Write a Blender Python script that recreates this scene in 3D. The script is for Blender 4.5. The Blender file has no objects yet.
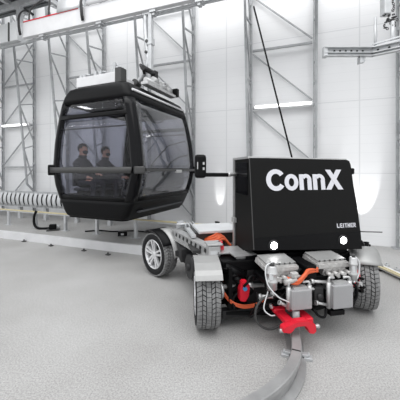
import bpy, bmesh, math, random
from mathutils import Vector, Matrix
random.seed(7)
sc = bpy.context.scene
COL = sc.collection
R = math.radians
PI = math.pi

# ------------------------------------------------------------------ materials
MATS = {}
def mat(name, col, rough=0.5, metal=0.0, var=0.0, vscale=6.0, bump=0.0, bscale=40.0, emit=None, es=1.0, spec=0.5):
    m = bpy.data.materials.new(name); m.use_nodes = True
    nt = m.node_tree; b = nt.nodes['Principled BSDF']
    b.inputs['Base Color'].default_value = (*col, 1)
    b.inputs['Roughness'].default_value = rough
    b.inputs['Metallic'].default_value = metal
    b.inputs['Specular IOR Level'].default_value = spec
    if emit:
        b.inputs['Emission Color'].default_value = (*emit, 1)
        b.inputs['Emission Strength'].default_value = es
    tc = nt.nodes.new('ShaderNodeTexCoord')
    if var:
        n = nt.nodes.new('ShaderNodeTexNoise'); n.inputs['Scale'].default_value = vscale
        n.inputs['Detail'].default_value = 6
        nt.links.new(tc.outputs['Object'], n.inputs['Vector'])
        r = nt.nodes.new('ShaderNodeValToRGB')
        r.color_ramp.elements[0].position = 0.3; r.color_ramp.elements[1].position = 0.7
        r.color_ramp.elements[0].color = (*[max(0, c*(1-var)) for c in col], 1)
        r.color_ramp.elements[1].color = (*[min(1, c*(1+var)) for c in col], 1)
        nt.links.new(n.outputs['Fac'], r.inputs['Fac'])
        nt.links.new(r.outputs['Color'], b.inputs['Base Color'])
    if bump:
        n = nt.nodes.new('ShaderNodeTexNoise'); n.inputs['Scale'].default_value = bscale
        nt.links.new(tc.outputs['Object'], n.inputs['Vector'])
        bp = nt.nodes.new('ShaderNodeBump'); bp.inputs['Strength'].default_value = bump
        bp.inputs['Distance'].default_value = 0.02
        nt.links.new(n.outputs['Fac'], bp.inputs['Height'])
        nt.links.new(bp.outputs['Normal'], b.inputs['Normal'])
    MATS[name] = m
    return m

M_galv = mat('galvanised_steel', (.50, .51, .52), .45, .35, .12, 9)
M_post = mat('column_steel', (.36, .37, .38), .5, .1, .15, 7)
M_alu = mat('brushed_aluminium', (.50, .50, .50), .38, .55, .10, 12)
M_cast = mat('cast_aluminium', (.50, .49, .48), .5, .45, .2, 25, .3, 90)
M_silver = mat('silver_sheet', (.36, .36, .355), .45, .35, .08, 5)
M_rim = mat('rim_paint', (.72, .72, .73), .3, .5)
M_white = mat('white_coated_steel', (.66, .66, .67), .45, 0, .05, 4)
M_offw = mat('pale_grey_panel', (.60, .61, .62), .4, .1, .08, 3)
M_blk = mat('black_satin', (.004, .004, .0045), .4, spec=.12)
M_gloss = mat('black_gloss', (.004, .004, .005), .18, spec=.16)
M_matt = mat('black_matt', (.009, .009, .009), .6, 0, .2, 200, spec=.1)
M_dark = mat('dark_machinery', (.014, .014, .015), .5, .1, .4, 14)
M_dgrey = mat('dark_grey_bar', (.06, .06, .06), .45, .1, spec=.3)
M_rub = mat('tyre_rubber', (.010, .010, .011), .7, spec=.25)
M_tread = mat('dusty_tread', (.20, .20, .20), .85, 0, .25, 30)
M_red = mat('red_paint', (.62, .012, .03), .35)
M_orange = mat('orange_cable_sheath', (.60, .10, .03), .5)
M_text = mat('white_lettering', (.62, .62, .66), .6)
M_yel = mat('yellow_strip', (.60, .53, .33), .5)
M_rail = mat('rail_steel', (.34, .34, .34), .42, .4, .12, 8)
M_lamp = mat('lamp_glow', (1, 1, 1), .5, emit=(1, 1, 1), es=14)
M_tube = mat('fluorescent_tube', (1, 1, 1), .5, emit=(1, 1, 1), es=3.0)
M_hall = mat('hall_tube', (1, 1, 1), .5, emit=(1, 1, 1), es=7.0)
M_seat = mat('seat_grey', (.05, .052, .058), .7)
M_skin = mat('skin', (.45, .25, .18), .55)
M_jack = mat('dark_jacket', (.022, .022, .025), .85)
M_jack2 = mat('charcoal_jacket', (.055, .05, .052), .85)
M_trou = mat('dark_trousers', (.02, .021, .028), .85)
M_hair = mat('dark_hair', (.03, .02, .016), .6)
M_mask = mat('black_mask', (.02, .02, .024), .8)
M_shoe = mat('dark_shoe', (.015, .015, .015), .5)
M_eye = mat('eye', (.25, .25, .25), .3)
M_blue = mat('blue_cap', (.05, .25, .5), .4)
M_canopy = mat('canopy_sheet', (.16, .17, .175), .55, .2, .25, 3)

def glass_mat(name, tint, refl=0.9, base=.05):
    m = bpy.data.materials.new(name); m.use_nodes = True
    nt = m.node_tree; nt.nodes.clear()
    o = nt.nodes.new('ShaderNodeOutputMaterial'); mx = nt.nodes.new('ShaderNodeMixShader')
    t = nt.nodes.new('ShaderNodeBsdfTransparent'); g = nt.nodes.new('ShaderNodeBsdfGlossy')
    lw = nt.nodes.new('ShaderNodeLayerWeight'); lw.inputs['Blend'].default_value = .5
    pw = nt.nodes.new('ShaderNodeMath'); pw.operation = 'POWER'; pw.inputs[1].default_value = 3.5
    fr = nt.nodes.new('ShaderNodeMath'); fr.operation = 'MULTIPLY_ADD'; fr.inputs[1].default_value = .8; fr.inputs[2].default_value = base
    nt.links.new(lw.outputs['Facing'], pw.inputs[0]); nt.links.new(pw.outputs[0], fr.inputs[0])
    t.inputs['Color'].default_value = (*tint, 1)
    g.inputs['Color'].default_value = (refl, refl, refl, 1); g.inputs['Roughness'].default_value = .02
    nt.links.new(fr.outputs[0], mx.inputs[0]); nt.links.new(t.outputs[0], mx.inputs[1]); nt.links.new(g.outputs[0], mx.inputs[2])
    nt.links.new(mx.outputs[0], o.inputs[0])
    return m
M_glass = glass_mat('tinted_glass', (.84, .84, .88), .9, .018)
M_glass_end = glass_mat('dark_tinted_glass', (.62, .63, .67), .9, .10)

def floor_mat():
    m = bpy.data.materials.new('concrete_floor'); m.use_nodes = True
    nt = m.node_tree; b = nt.nodes['Principled BSDF']; tc = nt.nodes.new('ShaderNodeTexCoord')
    n1 = nt.nodes.new('ShaderNodeTexNoise'); n1.inputs['Scale'].default_value = .9; n1.inputs['Detail'].default_value = 5
    n2 = nt.nodes.new('ShaderNodeTexNoise'); n2.inputs['Scale'].default_value = 75; n2.inputs['Detail'].default_value = 8; n2.inputs['Roughness'].default_value = .75
    for n in (n1, n2): nt.links.new(tc.outputs['Object'], n.inputs['Vector'])
    r1 = nt.nodes.new('ShaderNodeValToRGB'); r1.color_ramp.elements[0].position = .35; r1.color_ramp.elements[1].position = .68
    r1.color_ramp.elements[0].color = (.34, .333, .325, 1); r1.color_ramp.elements[1].color = (.42, .416, .41, 1)
    r2 = nt.nodes.new('ShaderNodeValToRGB'); r2.color_ramp.elements[0].position = .35; r2.color_ramp.elements[1].position = .65
    r2.color_ramp.elements[0].color = (.62, .62, .62, 1); r2.color_ramp.elements[1].color = (1.36, 1.36, 1.36, 1)
    nt.links.new(n1.outputs['Fac'], r1.inputs['Fac']); nt.links.new(n2.outputs['Fac'], r2.inputs['Fac'])
    mx = nt.nodes.new('ShaderNodeMix'); mx.data_type = 'RGBA'; mx.blend_type = 'MULTIPLY'; mx.inputs['Factor'].default_value = 1
    nt.links.new(r1.outputs['Color'], mx.inputs['A']); nt.links.new(r2.outputs['Color'], mx.inputs['B'])
    nt.links.new(mx.outputs['Result'], b.inputs['Base Color'])
    b.inputs['Roughness'].default_value = .5; b.inputs['Specular IOR Level'].default_value = .35
    bp = nt.nodes.new('ShaderNodeBump'); bp.inputs['Strength'].default_value = .3; bp.inputs['Distance'].default_value = .006
    nt.links.new(n2.outputs['Fac'], bp.inputs['Height']); nt.links.new(bp.outputs['Normal'], b.inputs['Normal'])
    return m
M_floor = floor_mat()

def wall_mat():
    m = bpy.data.materials.new('white_wall_sheeting'); m.use_nodes = True
    nt = m.node_tree; b = nt.nodes['Principled BSDF']; tc = nt.nodes.new('ShaderNodeTexCoord')
    sp = nt.nodes.new('ShaderNodeSeparateXYZ'); nt.links.new(tc.outputs['Object'], sp.inputs[0])
    n1 = nt.nodes.new('ShaderNodeTexNoise'); n1.inputs['Scale'].default_value = .7; n1.inputs['Detail'].default_value = 3
    nt.links.new(tc.outputs['Object'], n1.inputs['Vector'])
    r = nt.nodes.new('ShaderNodeValToRGB'); r.color_ramp.elements[0].color = (.76, .765, .775, 1); r.color_ramp.elements[1].color = (.82, .82, .825, 1)
    nt.links.new(n1.outputs['Fac'], r.inputs['Fac'])
    def line(axis, period, width, off=0.0):
        a = nt.nodes.new('ShaderNodeMath'); a.operation = 'ADD'; a.inputs[1].default_value = off + 1000*period
        nt.links.new(sp.outputs[axis], a.inputs[0])
        k = nt.nodes.new('ShaderNodeMath'); k.operation = 'MODULO'; k.inputs[1].default_value = period
        nt.links.new(a.outputs[0], k.inputs[0])
        l = nt.nodes.new('ShaderNodeMath'); l.operation = 'LESS_THAN'; l.inputs[1].default_value = width
        nt.links.new(k.outputs[0], l.inputs[0]); return l
    l1 = line('Z', 1.6, .02, .05); l2 = line('X', 3.0, .025, .4); l3 = line('Z', .2, .012, 0)
    h = nt.nodes.new('ShaderNodeMath'); h.operation = 'MAXIMUM'
    nt.links.new(l1.outputs[0], h.inputs[0]); nt.links.new(l2.outputs[0], h.inputs[1])
    q = nt.nodes.new('ShaderNodeMath'); q.operation = 'MULTIPLY'; q.inputs[1].default_value = .25
    nt.links.new(l3.outputs[0], q.inputs[0])
    h2 = nt.nodes.new('ShaderNodeMath'); h2.operation = 'MAXIMUM'
    nt.links.new(h.outputs[0], h2.inputs[0]); nt.links.new(q.outputs[0], h2.inputs[1])
    mx = nt.nodes.new('ShaderNodeMix'); mx.data_type = 'RGBA'
    nt.links.new(h2.outputs[0], mx.inputs['Factor']); nt.links.new(r.outputs['Color'], mx.inputs['A'])
    mx.inputs['B'].default_value = (.66, .665, .675, 1)
    nt.links.new(mx.outputs['Result'], b.inputs['Base Color'])
    b.inputs['Roughness'].default_value = .38
    return m
M_wall = wall_mat()

def radiator_mat():
    m = bpy.data.materials.new('finned_aluminium'); m.use_nodes = True
    nt = m.node_tree; b = nt.nodes['Principled BSDF']; tc = nt.nodes.new('ShaderNodeTexCoord')
    w = nt.nodes.new('ShaderNodeTexWave'); w.inputs['Scale'].default_value = 28; w.bands_direction = 'X'
    w.inputs['Distortion'].default_value = .4
    nt.links.new(tc.outputs['Object'], w.inputs['Vector'])
    r = nt.nodes.new('ShaderNodeValToRGB'); r.color_ramp.elements[0].color = (.30, .30, .31, 1); r.color_ramp.elements[1].color = (.58, .58, .59, 1)
    nt.links.new(w.outputs['Fac'], r.inputs['Fac']); nt.links.new(r.outputs['Color'], b.inputs['Base Color'])
    b.inputs['Metallic'].default_value = .4; b.inputs['Roughness'].default_value = .45
    bp = nt.nodes.new('ShaderNodeBump'); bp.inputs['Strength'].default_value = .6; bp.inputs['Distance'].default_value = .01
    nt.links.new(w.outputs['Fac'], bp.inputs['Height']); nt.links.new(bp.outputs['Normal'], b.inputs['Normal'])
    return m
M_fins = radiator_mat()

# ------------------------------------------------------------------ mesh collecting
class MB:
    def __init__(s): s.bm = bmesh.new()
    def box(s, c, d, rot=None, bev=0.0):
        """centre c, full dims d"""
        t = bmesh.new(); bmesh.ops.create_cube(t, size=1.0)
        bmesh.ops.scale(t, vec=Vector(d), verts=t.verts)
        if bev: bmesh.ops.bevel(t, geom=list(t.edges), offset=min(bev, min(d)*.45), segments=2, affect='EDGES', profile=.5)
        if rot is not None: bmesh.ops.transform(t, matrix=rot.to_4x4() if hasattr(rot, 'to_4x4') else rot, verts=t.verts)
        bmesh.ops.translate(t, vec=Vector(c), verts=t.verts)
        s.merge(t); return s
    def bb(s, x0, x1, y0, y1, z0, z1, bev=0.0):
        return s.box(((x0+x1)/2, (y0+y1)/2, (z0+z1)/2), (abs(x1-x0), abs(y1-y0), abs(z1-z0)), None, bev)
    def merge(s, t):
        me = bpy.data.meshes.new('tmp'); t.to_mesh(me); t.free(); s.bm.from_mesh(me); bpy.data.meshes.remove(me)
    def bar(s, a, b, w, h=None, up=(0, 0, 1)):
        a, b = Vector(a), Vector(b); d = b-a; L = d.length
        if L < 1e-6: return s
        z = d.normalized(); u = Vector(up)
        if abs(z.dot(u)) > .98: u = Vector((0, 1, 0))
        x = u.cross(z).normalized(); y = z.cross(x)
        Mx = Matrix((x, y, z)).transposed()
        return s.box((a+b)/2, (w, h or w, L), Mx)
    def tube(s, pts, r, n=10, caps=True, radii=None):
        pts = [Vector(p) for p in pts]; N = len(pts); rings = []
        prev = None
        for i, p in enumerate(pts):
            t = (pts[min(i+1, N-1)]-pts[max(i-1, 0)]).normalized()
            if prev is None:
                u = Vector((0, 0, 1)) if abs(t.z) < .9 else Vector((1, 0, 0))
                x = u.cross(t).normalized()
            else:
                x = (prev - t*prev.dot(t)).normalized()
            prev = x; y = t.cross(x); rr = radii[i] if radii else r
            rings.append([s.bm.verts.new(p + x*rr*math.cos(2*PI*k/n) + y*rr*math.sin(2*PI*k/n)) for k in range(n)])
        for i in range(N-1):
            for k in range(n):
                f = s.bm.faces.new((rings[i][k], rings[i][(k+1) % n], rings[i+1][(k+1) % n], rings[i+1][k])); f.smooth = True
        if caps:
            s.bm.faces.new(rings[0][::-1]); s.bm.faces.new(rings[-1])
        return s
    def cyl(s, a, b, r, n=20): return s.tube([a, b], r, n)
    def lathe(s, prof, n, c=(0, 0, 0), axis='Z', a0=0.0, a1=2*PI, smooth=True):
        """prof: list of (radius, along axis)"""
        c = Vector(c); full = abs(a1-a0-2*PI) < 1e-6; rows = []
        cnt = n if full else n+1
        for k in range(cnt):
            a = a0+(a1-a0)*k/n; row = []
            for (r, h) in prof:
                if axis == 'Z': v = Vector((r*math.cos(a), r*math.sin(a), h))
                elif axis == 'X': v = Vector((h, r*math.cos(a), r*math.sin(a)))
                else: v = Vector((r*math.cos(a), h, r*math.sin(a)))
                row.append(s.bm.verts.new(c+v))
            rows.append(row)
        for k in range(n):
            A, B = rows[k], rows[(k+1) % cnt]
            for i in range(len(prof)-1):
                try:
                    f = s.bm.faces.new((A[i], A[i+1], B[i+1], B[i])); f.smooth = smooth
                except ValueError: pass
        return s
    def prism(s, poly, y0, y1):
        """polygon in (x,z), extruded in y"""
        A = [s.bm.verts.new((x, y0, z)) for x, z in poly]; B = [s.bm.verts.new((x, y1, z)) for x, z in poly]
        s.bm.faces.new(A); s.bm.faces.new(B[::-1]); n = len(A)
        for i in range(n): s.bm.faces.new((A[i], B[i], B[(i+1) % n], A[(i+1) % n]))
        return s
    def sphere(s, c, r, sc_=(1, 1, 1), seg=16):
        t = bmesh.new(); bmesh.ops.create_uvsphere(t, u_segments=seg, v_segments=seg//2+2, radius=r)
        bmesh.ops.scale(t, vec=Vector(sc_), verts=t.verts); bmesh.ops.translate(t, vec=Vector(c), verts=t.verts)
        for f in t.faces: f.smooth = True
        s.merge(t); return s
    def quadgrid(s, rows, smooth=True):
        V = [[s.bm.verts.new(p) for p in r] for r in rows]
        for i in range(len(V)-1):
            for j in range(len(V[0])-1):
                f = s.bm.faces.new((V[i][j], V[i][j+1], V[i+1][j+1], V[i+1][j])); f.smooth = smooth
        return s
    def build(s, name, m, parent=None, recalc=True):
        bmesh.ops.remove_doubles(s.bm, verts=s.bm.verts, dist=1e-5)
        if recalc: bmesh.ops.recalc_face_normals(s.bm, faces=s.bm.faces)
        me = bpy.data.meshes.new(name); s.bm.to_mesh(me); s.bm.free()
        ms = m if isinstance(m, (list, tuple)) else [m]
        for q in ms: me.materials.append(q)
        o = bpy.data.objects.new(name, me); COL.objects.link(o)
        if parent: o.parent = parent
        return o

def tag(o, label=None, cat=None, group=None, kind=None):
    if label: o['label'] = label
    if cat: o['category'] = cat
    if group: o['group'] = group
    if kind: o['kind'] = kind
    return o
def thing(name, label, cat, loc=(0, 0, 0), rz=0.0, group=None):
    o = bpy.data.objects.new(name, None); COL.objects.link(o); o.empty_display_size = .1
    o.location = loc; o.rotation_euler = (0, 0, rz)
    return tag(o, label, cat, group)
def copy_tree(o, parent=None):
    c = o.copy(); COL.objects.link(c)
    if parent: c.parent = parent
    for ch in list(o.children): copy_tree(ch, c)
    return c
def solid(o, t, off=0):
    md = o.modifiers.new('solid', 'SOLIDIFY'); md.thickness = t; md.offset = off; return o
def bez(pts, n=10):
    """Catmull-Rom through pts"""
    P = [Vector(p) for p in pts]; out = []
    for i in range(len(P)-1):
        a = P[i-1] if i else P[i]*2-P[i+1]; b = P[i]; c = P[i+1]; d = P[i+2] if i+2 < len(P) else P[i+1]*2-P[i]
        for k in range(n):
            t = k/n
            out.append(.5*((2*b)+(-a+c)*t+(2*a-5*b+4*c-d)*t*t+(-a+3*b-3*c+d)*t**3))
    out.append(P[-1]); return out

# ------------------------------------------------------------------ setting
WR = math.atan2(-.345, .938)                       # direction of the hall's back wall
U = Vector((-.9385, .3453, 0)); P0 = Vector((3.86, 5.98, 0)); NV = Vector((-.3453, -.9385, 0))
def wallpt(s, k=0.0, z=0.0): return P0+U*s+NV*k+Vector((0, 0, z))

b = MB(); b.bb(-30, 22, -14, 26, -.1, 0); tag(b.build('floor', M_floor), kind='structure')
w = MB(); w.bb(-24, 10, 0, .2, -.05, 10.5)
o = w.build('wall_back', M_wall); o.location = P0; o.rotation_euler = (0, 0, WR); tag(o, kind='structure')
# raised slab along the wall, its pale kerb facing the hall
KP = Vector((.67, 4.68, 0))                        # right-hand front corner
s = MB(); s.bb(-20, 0, .06, 3.02, 0, .17)
o = s.build('floor_platform', M_floor); o.location = KP; o.rotation_euler = (0, 0, WR); tag(o, kind='structure')
s = MB(); s.bb(-20, 0, 0, .06, 0, .175)
o = s.build('trim_1', M_white); o.location = KP; o.rotation_euler = (0, 0, WR); tag(o, kind='structure')

# ------------------------------------------------------------------ lattice columns on the wall
SP = [11.49, 9.99, 8.55, 7.15, 5.6, 4.26, 2.76, 1.29, -.31]
CL = ['steel lattice column on the back wall nearest the photo\'s left edge',
      'steel lattice column beside the left end tube light, behind the slatted conveyor',
      'steel lattice column just left of the hanging gondola cabin',
      'steel lattice column rising behind the left half of the cabin roof',
      'steel lattice column right behind the cabin\'s hanger arm',
      'steel lattice column standing just right of the gondola cabin',
      'steel lattice column above the left corner of the black vehicle housing',
      'steel lattice column rising behind the X of the white lettering',
      'steel lattice column at the photo\'s right edge']
def column(sv, lab):
    z0 = .17 if sv > 2.6 else 0.0
    p = wallpt(sv)
    t = thing('lattice_column', lab, 'column', (p.x, p.y, z0), WR)
    H = 9.6
    m = MB()
    for dx in (-.035, .035): m.bb(dx-.009, dx+.009, -.12, -.07, 0, H)
    m.bb(-.012, .012, -.075, -.065, 0, H)
    for k in range(int(H/.48)): m.bb(-.045, .045, -.128, -.120, .2+k*.48, .26+k*.48)
    m.bb(-.11, .11, -.2, -.0, 0, .015)
    m.build('post', M_post, t)
    K = lambda z: .24+.1038*(z-.9)
    zb = 1.0
    m = MB(); m.bar((0, -K(zb)-.1, zb), (0, -K(H)-.1, H), .05); m.bar((0, -.1, zb-.25), (0, -K(zb)-.1, zb), .05)
    m.build('chord', M_post, t)
    m = MB(); z = zb
    while z < H-1.2:
        m.bar((0, -.1, z), (0, -K(z+1.15)-.1, z+1.15), .034)
        m.bar((0, -.1, z+1.28), (0, -K(z+1.15)-.1, z+1.15), .034)
        z += 1.38
    m.build('web', M_post, t)
    return t
for sv, lab in zip(SP, CL): column(sv, lab)

BAYS = [(0, -1, 'wall bracing with crossing diagonals in the bay at the far left'),
        (2, 1, 'wall bracing in the bay behind the left half of the cabin roof'),
        (4, 1, 'wall bracing in the bay right of the cabin\'s hanger arm'),
        (6, 1, 'wall bracing in the bay above the black vehicle housing')]
for i, sg, lab in BAYS:
    sa, sb = SP[i], SP[i+1]
    p = wallpt((sa+sb)/2); L = (sa-sb)/2-.06
    t = thing('cross_bracing', lab, 'bracing', (p.x, p.y, 0), WR)
    zs = [1.73+1.4*k for k in range(6)]
    for z in zs:
        m = MB(); m.bar((-L, -.1, z), (L, -.1, z), .045); m.build('strut', M_post, t)
    for z in zs:
        m = MB()
        if sg > 0: m.bar((-L, -.09, z-.07), (L, -.09, z-1.3), .03)
        else: m.bar((-L, -.09, z-1.3), (L, -.09, z-.07), .03)
        m.build('diagonal', M_post, t)

def tube_light(sa, sb, z, lab, k=.23):
    p = wallpt((sa+sb)/2, k, z); L = abs(sa-sb)/2
    t = thing('tube_light', lab, 'light', p, WR)
    m = MB(); m.bb(-L, L, .02, .09, -.04, .05); m.build('lamp_body', M_white, t)
    m = MB(); m.cyl((-L+.03, -.01, 0), (L-.03, -.01, 0), .026); m.build('tube', M_tube, t)
tube_light(11.35, 10.1, 3.15, 'glowing white tube light on the wall at the far left')
tube_light(2.65, 1.35, 3.13, 'glowing white tube light on the wall above the black housing')

# black strap leaning down from a column
m = MB(); m.bar((0, 0, 0), (0, 0, 1), .04)
A = Vector((1.27, 6.6, 5.5)); B = Vector((2.2, 6.3, 1.42))
m = MB(); m.tube([(0, 0, 0), A-B], .02, 8)
o = m.build('black_cable', M_blk); o.location = B
tag(o, 'taut black cable slanting down in front of the wall bracing to behind the housing', 'cable')

# ------------------------------------------------------------------ overhead guide beam with hoods
GP = Vector((-1.12, 5.7, 0))
t = thing('overhead_track_beam', 'long white overhead track beam crossing the top left above the cabin', 'beam', (GP.x, GP.y, 4.9), WR)
m = MB(); m.bb(-3.5, 7.5, 0, .12, 0, .38, .01); m.build('side_panel', M_white, t)
m = MB(); m.bb(-3.45, -1.75, -.012, .02, .37, .392); m.build('red_strip', M_red, t)['label'] = 'thin red strip'
m = MB(); m.bb(-1.3, -.5, -.012, .02, .60, .622); m.build('red_strip', M_red, t)
def hood(x0, x1, z0, hgt, dep, name, M_, n=12, flip=1):
    rows = []
    for k in range(n+1):
        a = PI/2*k/n
        y = dep*(1-math.cos(a))-.02; z = z0+hgt*math.sin(a)
        rows.append([(x0, y, z), (x1, y, z)])
    m = MB(); m.quadgrid(rows); o = m.build(name, M_, t); solid(o, .02); return o
hood(-2.35, -1.68, .38, .62, .5, 'hood', M_offw)
hood(-1.5, 7.5, .38, .5, .6, 'hood', M_white)
for x in (-3.62, -1.68):
    m = MB(); pts = []
    for k in range(13):
        a = PI*(-.15+.75*k/12)
        pts.append((x+.10-.24*max(0, math.sin(a))*.4, .30-.36*math.cos(a), .30+.52*math.sin(a)))
    rows = [[(p[0]-.035, p[1], p[2]), (p[0]+.035, p[1]-.02, p[2])] for p in pts]
    m.quadgrid(rows); solid(m.build('collar', M_dark, t), .03)['label'] = 'dark curved collar'
m = MB()                                               # tubular hoop between the collars
m.tube(bez([(-3.4, .1, .40), (-3.3, .1, .75), (-2.7, .1, .92), (-2.2, .1, .92), (-2.05, .1, .42)]), .02, 8)
m.bar((-2.75, .1, .4), (-2.7, .1, .92), .03); m.build('hoop', M_dgrey, t)
m = MB(); m.bb(-9, -3.75, .05, .3, .02, .5, .01)
m.build('end_panel', M_offw, t)
m = MB()
for k in range(12): m.bb(-9+.45*k, -8.96+.45*k, .03, .05, .02, .5)
m.build('rib', M_dgrey, t)
for k, x in enumerate((-2.9, -1.2, .15, 1.15, 2.6)):
    m = MB(); m.bb(x-.07, x+.07, 0.02, .2, -.05, 0); m.bb(x-.03, x+.03, .05, .16, -.1, -.05); m.build('bracket', M_galv, t)
m = MB()                                               # roller rail hanging under the beam
m.bb(-9, 7.5, .16, .20, -.03, .02); m.build('running_rail', M_galv, t)

t = bpy.data.objects.new('ceiling_canopy', None)
m = MB()
for k in range(17): m.box((-7.0, -1.6+.15*k, 1.32+.0*k), (7.4, .11, .05))
m.bb(-10.7, -3.3, -1.7, .9, 1.36, 1.40)
o = m.build('ceiling', M_canopy); o.location = (GP.x, GP.y, 4.9); o.rotation_euler = (0, 0, WR); tag(o, kind='structure')
m = MB()
m.bb(-10.7, -2.9, .34, .44, 1.12, 1.26)
for x in (-9.2, -7.6, -6.0, -4.45, -3.3): m.bb(x-.05, x+.05, -1.7, .9, 1.2, 1.32)
for x in (-9.2, -6.0, -4.1): m.bb(x-.06, x+.06, .33, .45, .4, 1.15)
o = m.build('ceiling_beams', M_galv); o.location = (GP.x, GP.y, 4.9); o.rotation_euler = (0, 0, WR); tag(o, kind='structure')

# ------------------------------------------------------------------ overhead channel, top right
t = thing('overhead_channel', 'grey perforated steel channel hanging at the top right', 'beam', (1.86, 4.2, 3.33), 0)
def channel(m, a, b):
    a, b = Vector(a), Vector(b); d = (b-a).normalized(); n = Vector((d.y, -d.x, 0)); L = (b-a).length
    m.bar(a+Vector((0, 0, .065))-n*-.00, b+Vector((0, 0, .065)), .012, .13, up=(0, 0, 1)) if False else None
    rot = Matrix.Rotation(math.atan2(d.y, d.x), 3, 'Z')
    c = (a+b)/2
    m.box(c+Vector((0, 0, .065)), (L, .012, .13), rot)
    m.box(c+Vector((0, 0, .126))-n*.03*-1+n*.0, (L, .07, .010), rot)
    m.box(c+Vector((0, 0, .004))+n*.03, (L, .07, .010), rot)
    m.box(c+Vector((0, 0, .05))+n*.03, (L, .06, .010), rot)
m = MB(); channel(m, (0, 0, 0), (.73, 0, 0)); m.bb(-.012, .04, -.05, .03, -.01, .14); m.build('channel_web', M_galv, t)
m = MB(); channel(m, (.73, 0, 0), (1.75, -.75, 0)); m.build('curved_channel', M_galv, t)
for k in range(6):
    x = .16+.085*k; m = MB(); m.cyl((x, -.009, .088), (x, -.003, .088), .016); m.build('bolt_hole', M_dark, t)
for k in range(8):
    q = Vector((.73, 0, 0))+Vector((1.02, -.75, 0))*(.06+.11*k)+Vector((-.0075, -.0105, .088))
    m = MB(); m.cyl(q, q+Vector((.003, .004, 0)), .016); m.build('bolt_hole', M_dark, t)
m = MB(); m.bb(.54, .60, -.03, .03, -.09, 0); m.bb(.53, .55, -.04, .04, -.1, 0); m.bb(.59, .61, -.04, .04, -.07, 0); m.build('bracket', M_galv, t)
m = MB(); m.cyl((.80, .03, .1), (.80, .03, .62), .022); m.build('hanger_rod', M_galv, t)
m = MB(); m.cyl((.97, -.1, .1), (.97, -.1, .48), .026); m.build('hanger_rod', M_galv, t)
m = MB(); m.bar((.75, .03, .16), (1.75, -.7, .24), .02); m.bar((.75, .03, .2), (1.75, -.7, .30), .02); m.build('guard_wire', M_galv, t)
t = thing('chain_hoist', 'small chain hoist with tangled dark chain above the overhead channel', 'hoist', (2.76, 4.15, 3.75), 0)
m = MB(); m.bb(-.05, .05, -.06, .06, .18, .95, .01); m.build('hoist_body', M_galv, t)
m = MB()
for k in range(26):
    c = Vector((random.uniform(-.04, .14), random.uniform(-.06, .04), random.uniform(-.02, .24)))
    m.lathe([(.018+.006*math.cos(a), .006*math.sin(a)) for a in [2*PI*j/6 for j in range(7)]], 8, c, random.choice('XYZ'))
m.build('chain', M_dark, t); m = MB()
for k in range(22): m.lathe([(.016+.005*math.cos(a), .005*math.sin(a)) for a in [2*PI*j/6 for j in range(7)]], 8, (.10+.01*math.sin(k), -.02, .24+.034*k), 'XY'[k % 2])
m.build('chain', M_dark, t)

# ------------------------------------------------------------------ tyre conveyor, guide rail, cables at left
def wl(x, y): return U*(-x)+NV*(-y)
def pos_px(px, d): return Vector(((px-200)/279*d, d, 0))
cp = Vector((-3.1, 7.55, .11))
t = thing('tyre_conveyor', 'long grey conveyor with a row of upright black tyres, left of the cabin', 'conveyor', cp, WR)
m = MB(); m.bb(-4.6, 1.1, -.02, .02, .80, .86); m.bb(-4.6, 1.1, -.02, .02, .42, .50); m.bb(-4.6, 1.1, .20, .24, .42, .86); m.build('frame', M_galv, t)
tp = None
for k in range(31):
    x = -4.45+.18*k
    m = MB()
    rows = []
    for j in range(7):
        a = j/6; y = -.05+.05*math.sin(PI*a)*-1; z = .46+.38*a
        rows.append([(x-.062, y, z), (x+.062, y+.0, z)])
    m.quadgrid(rows); solid(m.build('paddle', M_offw, t), .01)
    m = MB(); prof = [(.10+.085*math.cos(a), .03*math.sin(a)) for a in [2*PI*j/10 for j in range(11)]]
    m.lathe(prof, 20, (x+.09, .10, .65), 'X'); m.build('tyre', M_rub, t)
m = MB(); m.cyl((-4.5, .10, .65), (1.1, .10, .65), .03); m.build('shaft', M_galv, t)
for x in (-3.9, -2.55, -1.5, -.35, .75):
    m = MB(); m.bb(x-.05, x+.05, .02, .12, 0, .44); m.bb(x-.1, x+.1, -.03, .17, 0, .015); m.build('leg', M_galv, t)

gp = Vector((-5.42, 7.57, 0)); gd = Vector((.93, -.366, 0))
gr = math.atan2(gd.y, gd.x)
t = thing('guide_rail', 'long pale yellow guide rail on short posts running below the cabin', 'rail', (gp.x, gp.y, .17), gr)
m = MB(); m.bb(-3, 6.6, -.025, .025, .39, .415); m.build('yellow_rail', M_yel, t)
m = MB(); m.bb(-3, 6.6, -.02, .02, .36, .385); m.build('rail_bearer', M_galv, t)
for x in (-1.2, .35, 1.35, 2.35, 3.3, 4.35, 5.35, 6.3):
    m = MB(); m.bb(x-.03, x+.03, -.03, .03, 0, .37); m.bb(x-.08, x+.08, -.06, .06, 0, .012); m.build('post', M_galv, t)

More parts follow.
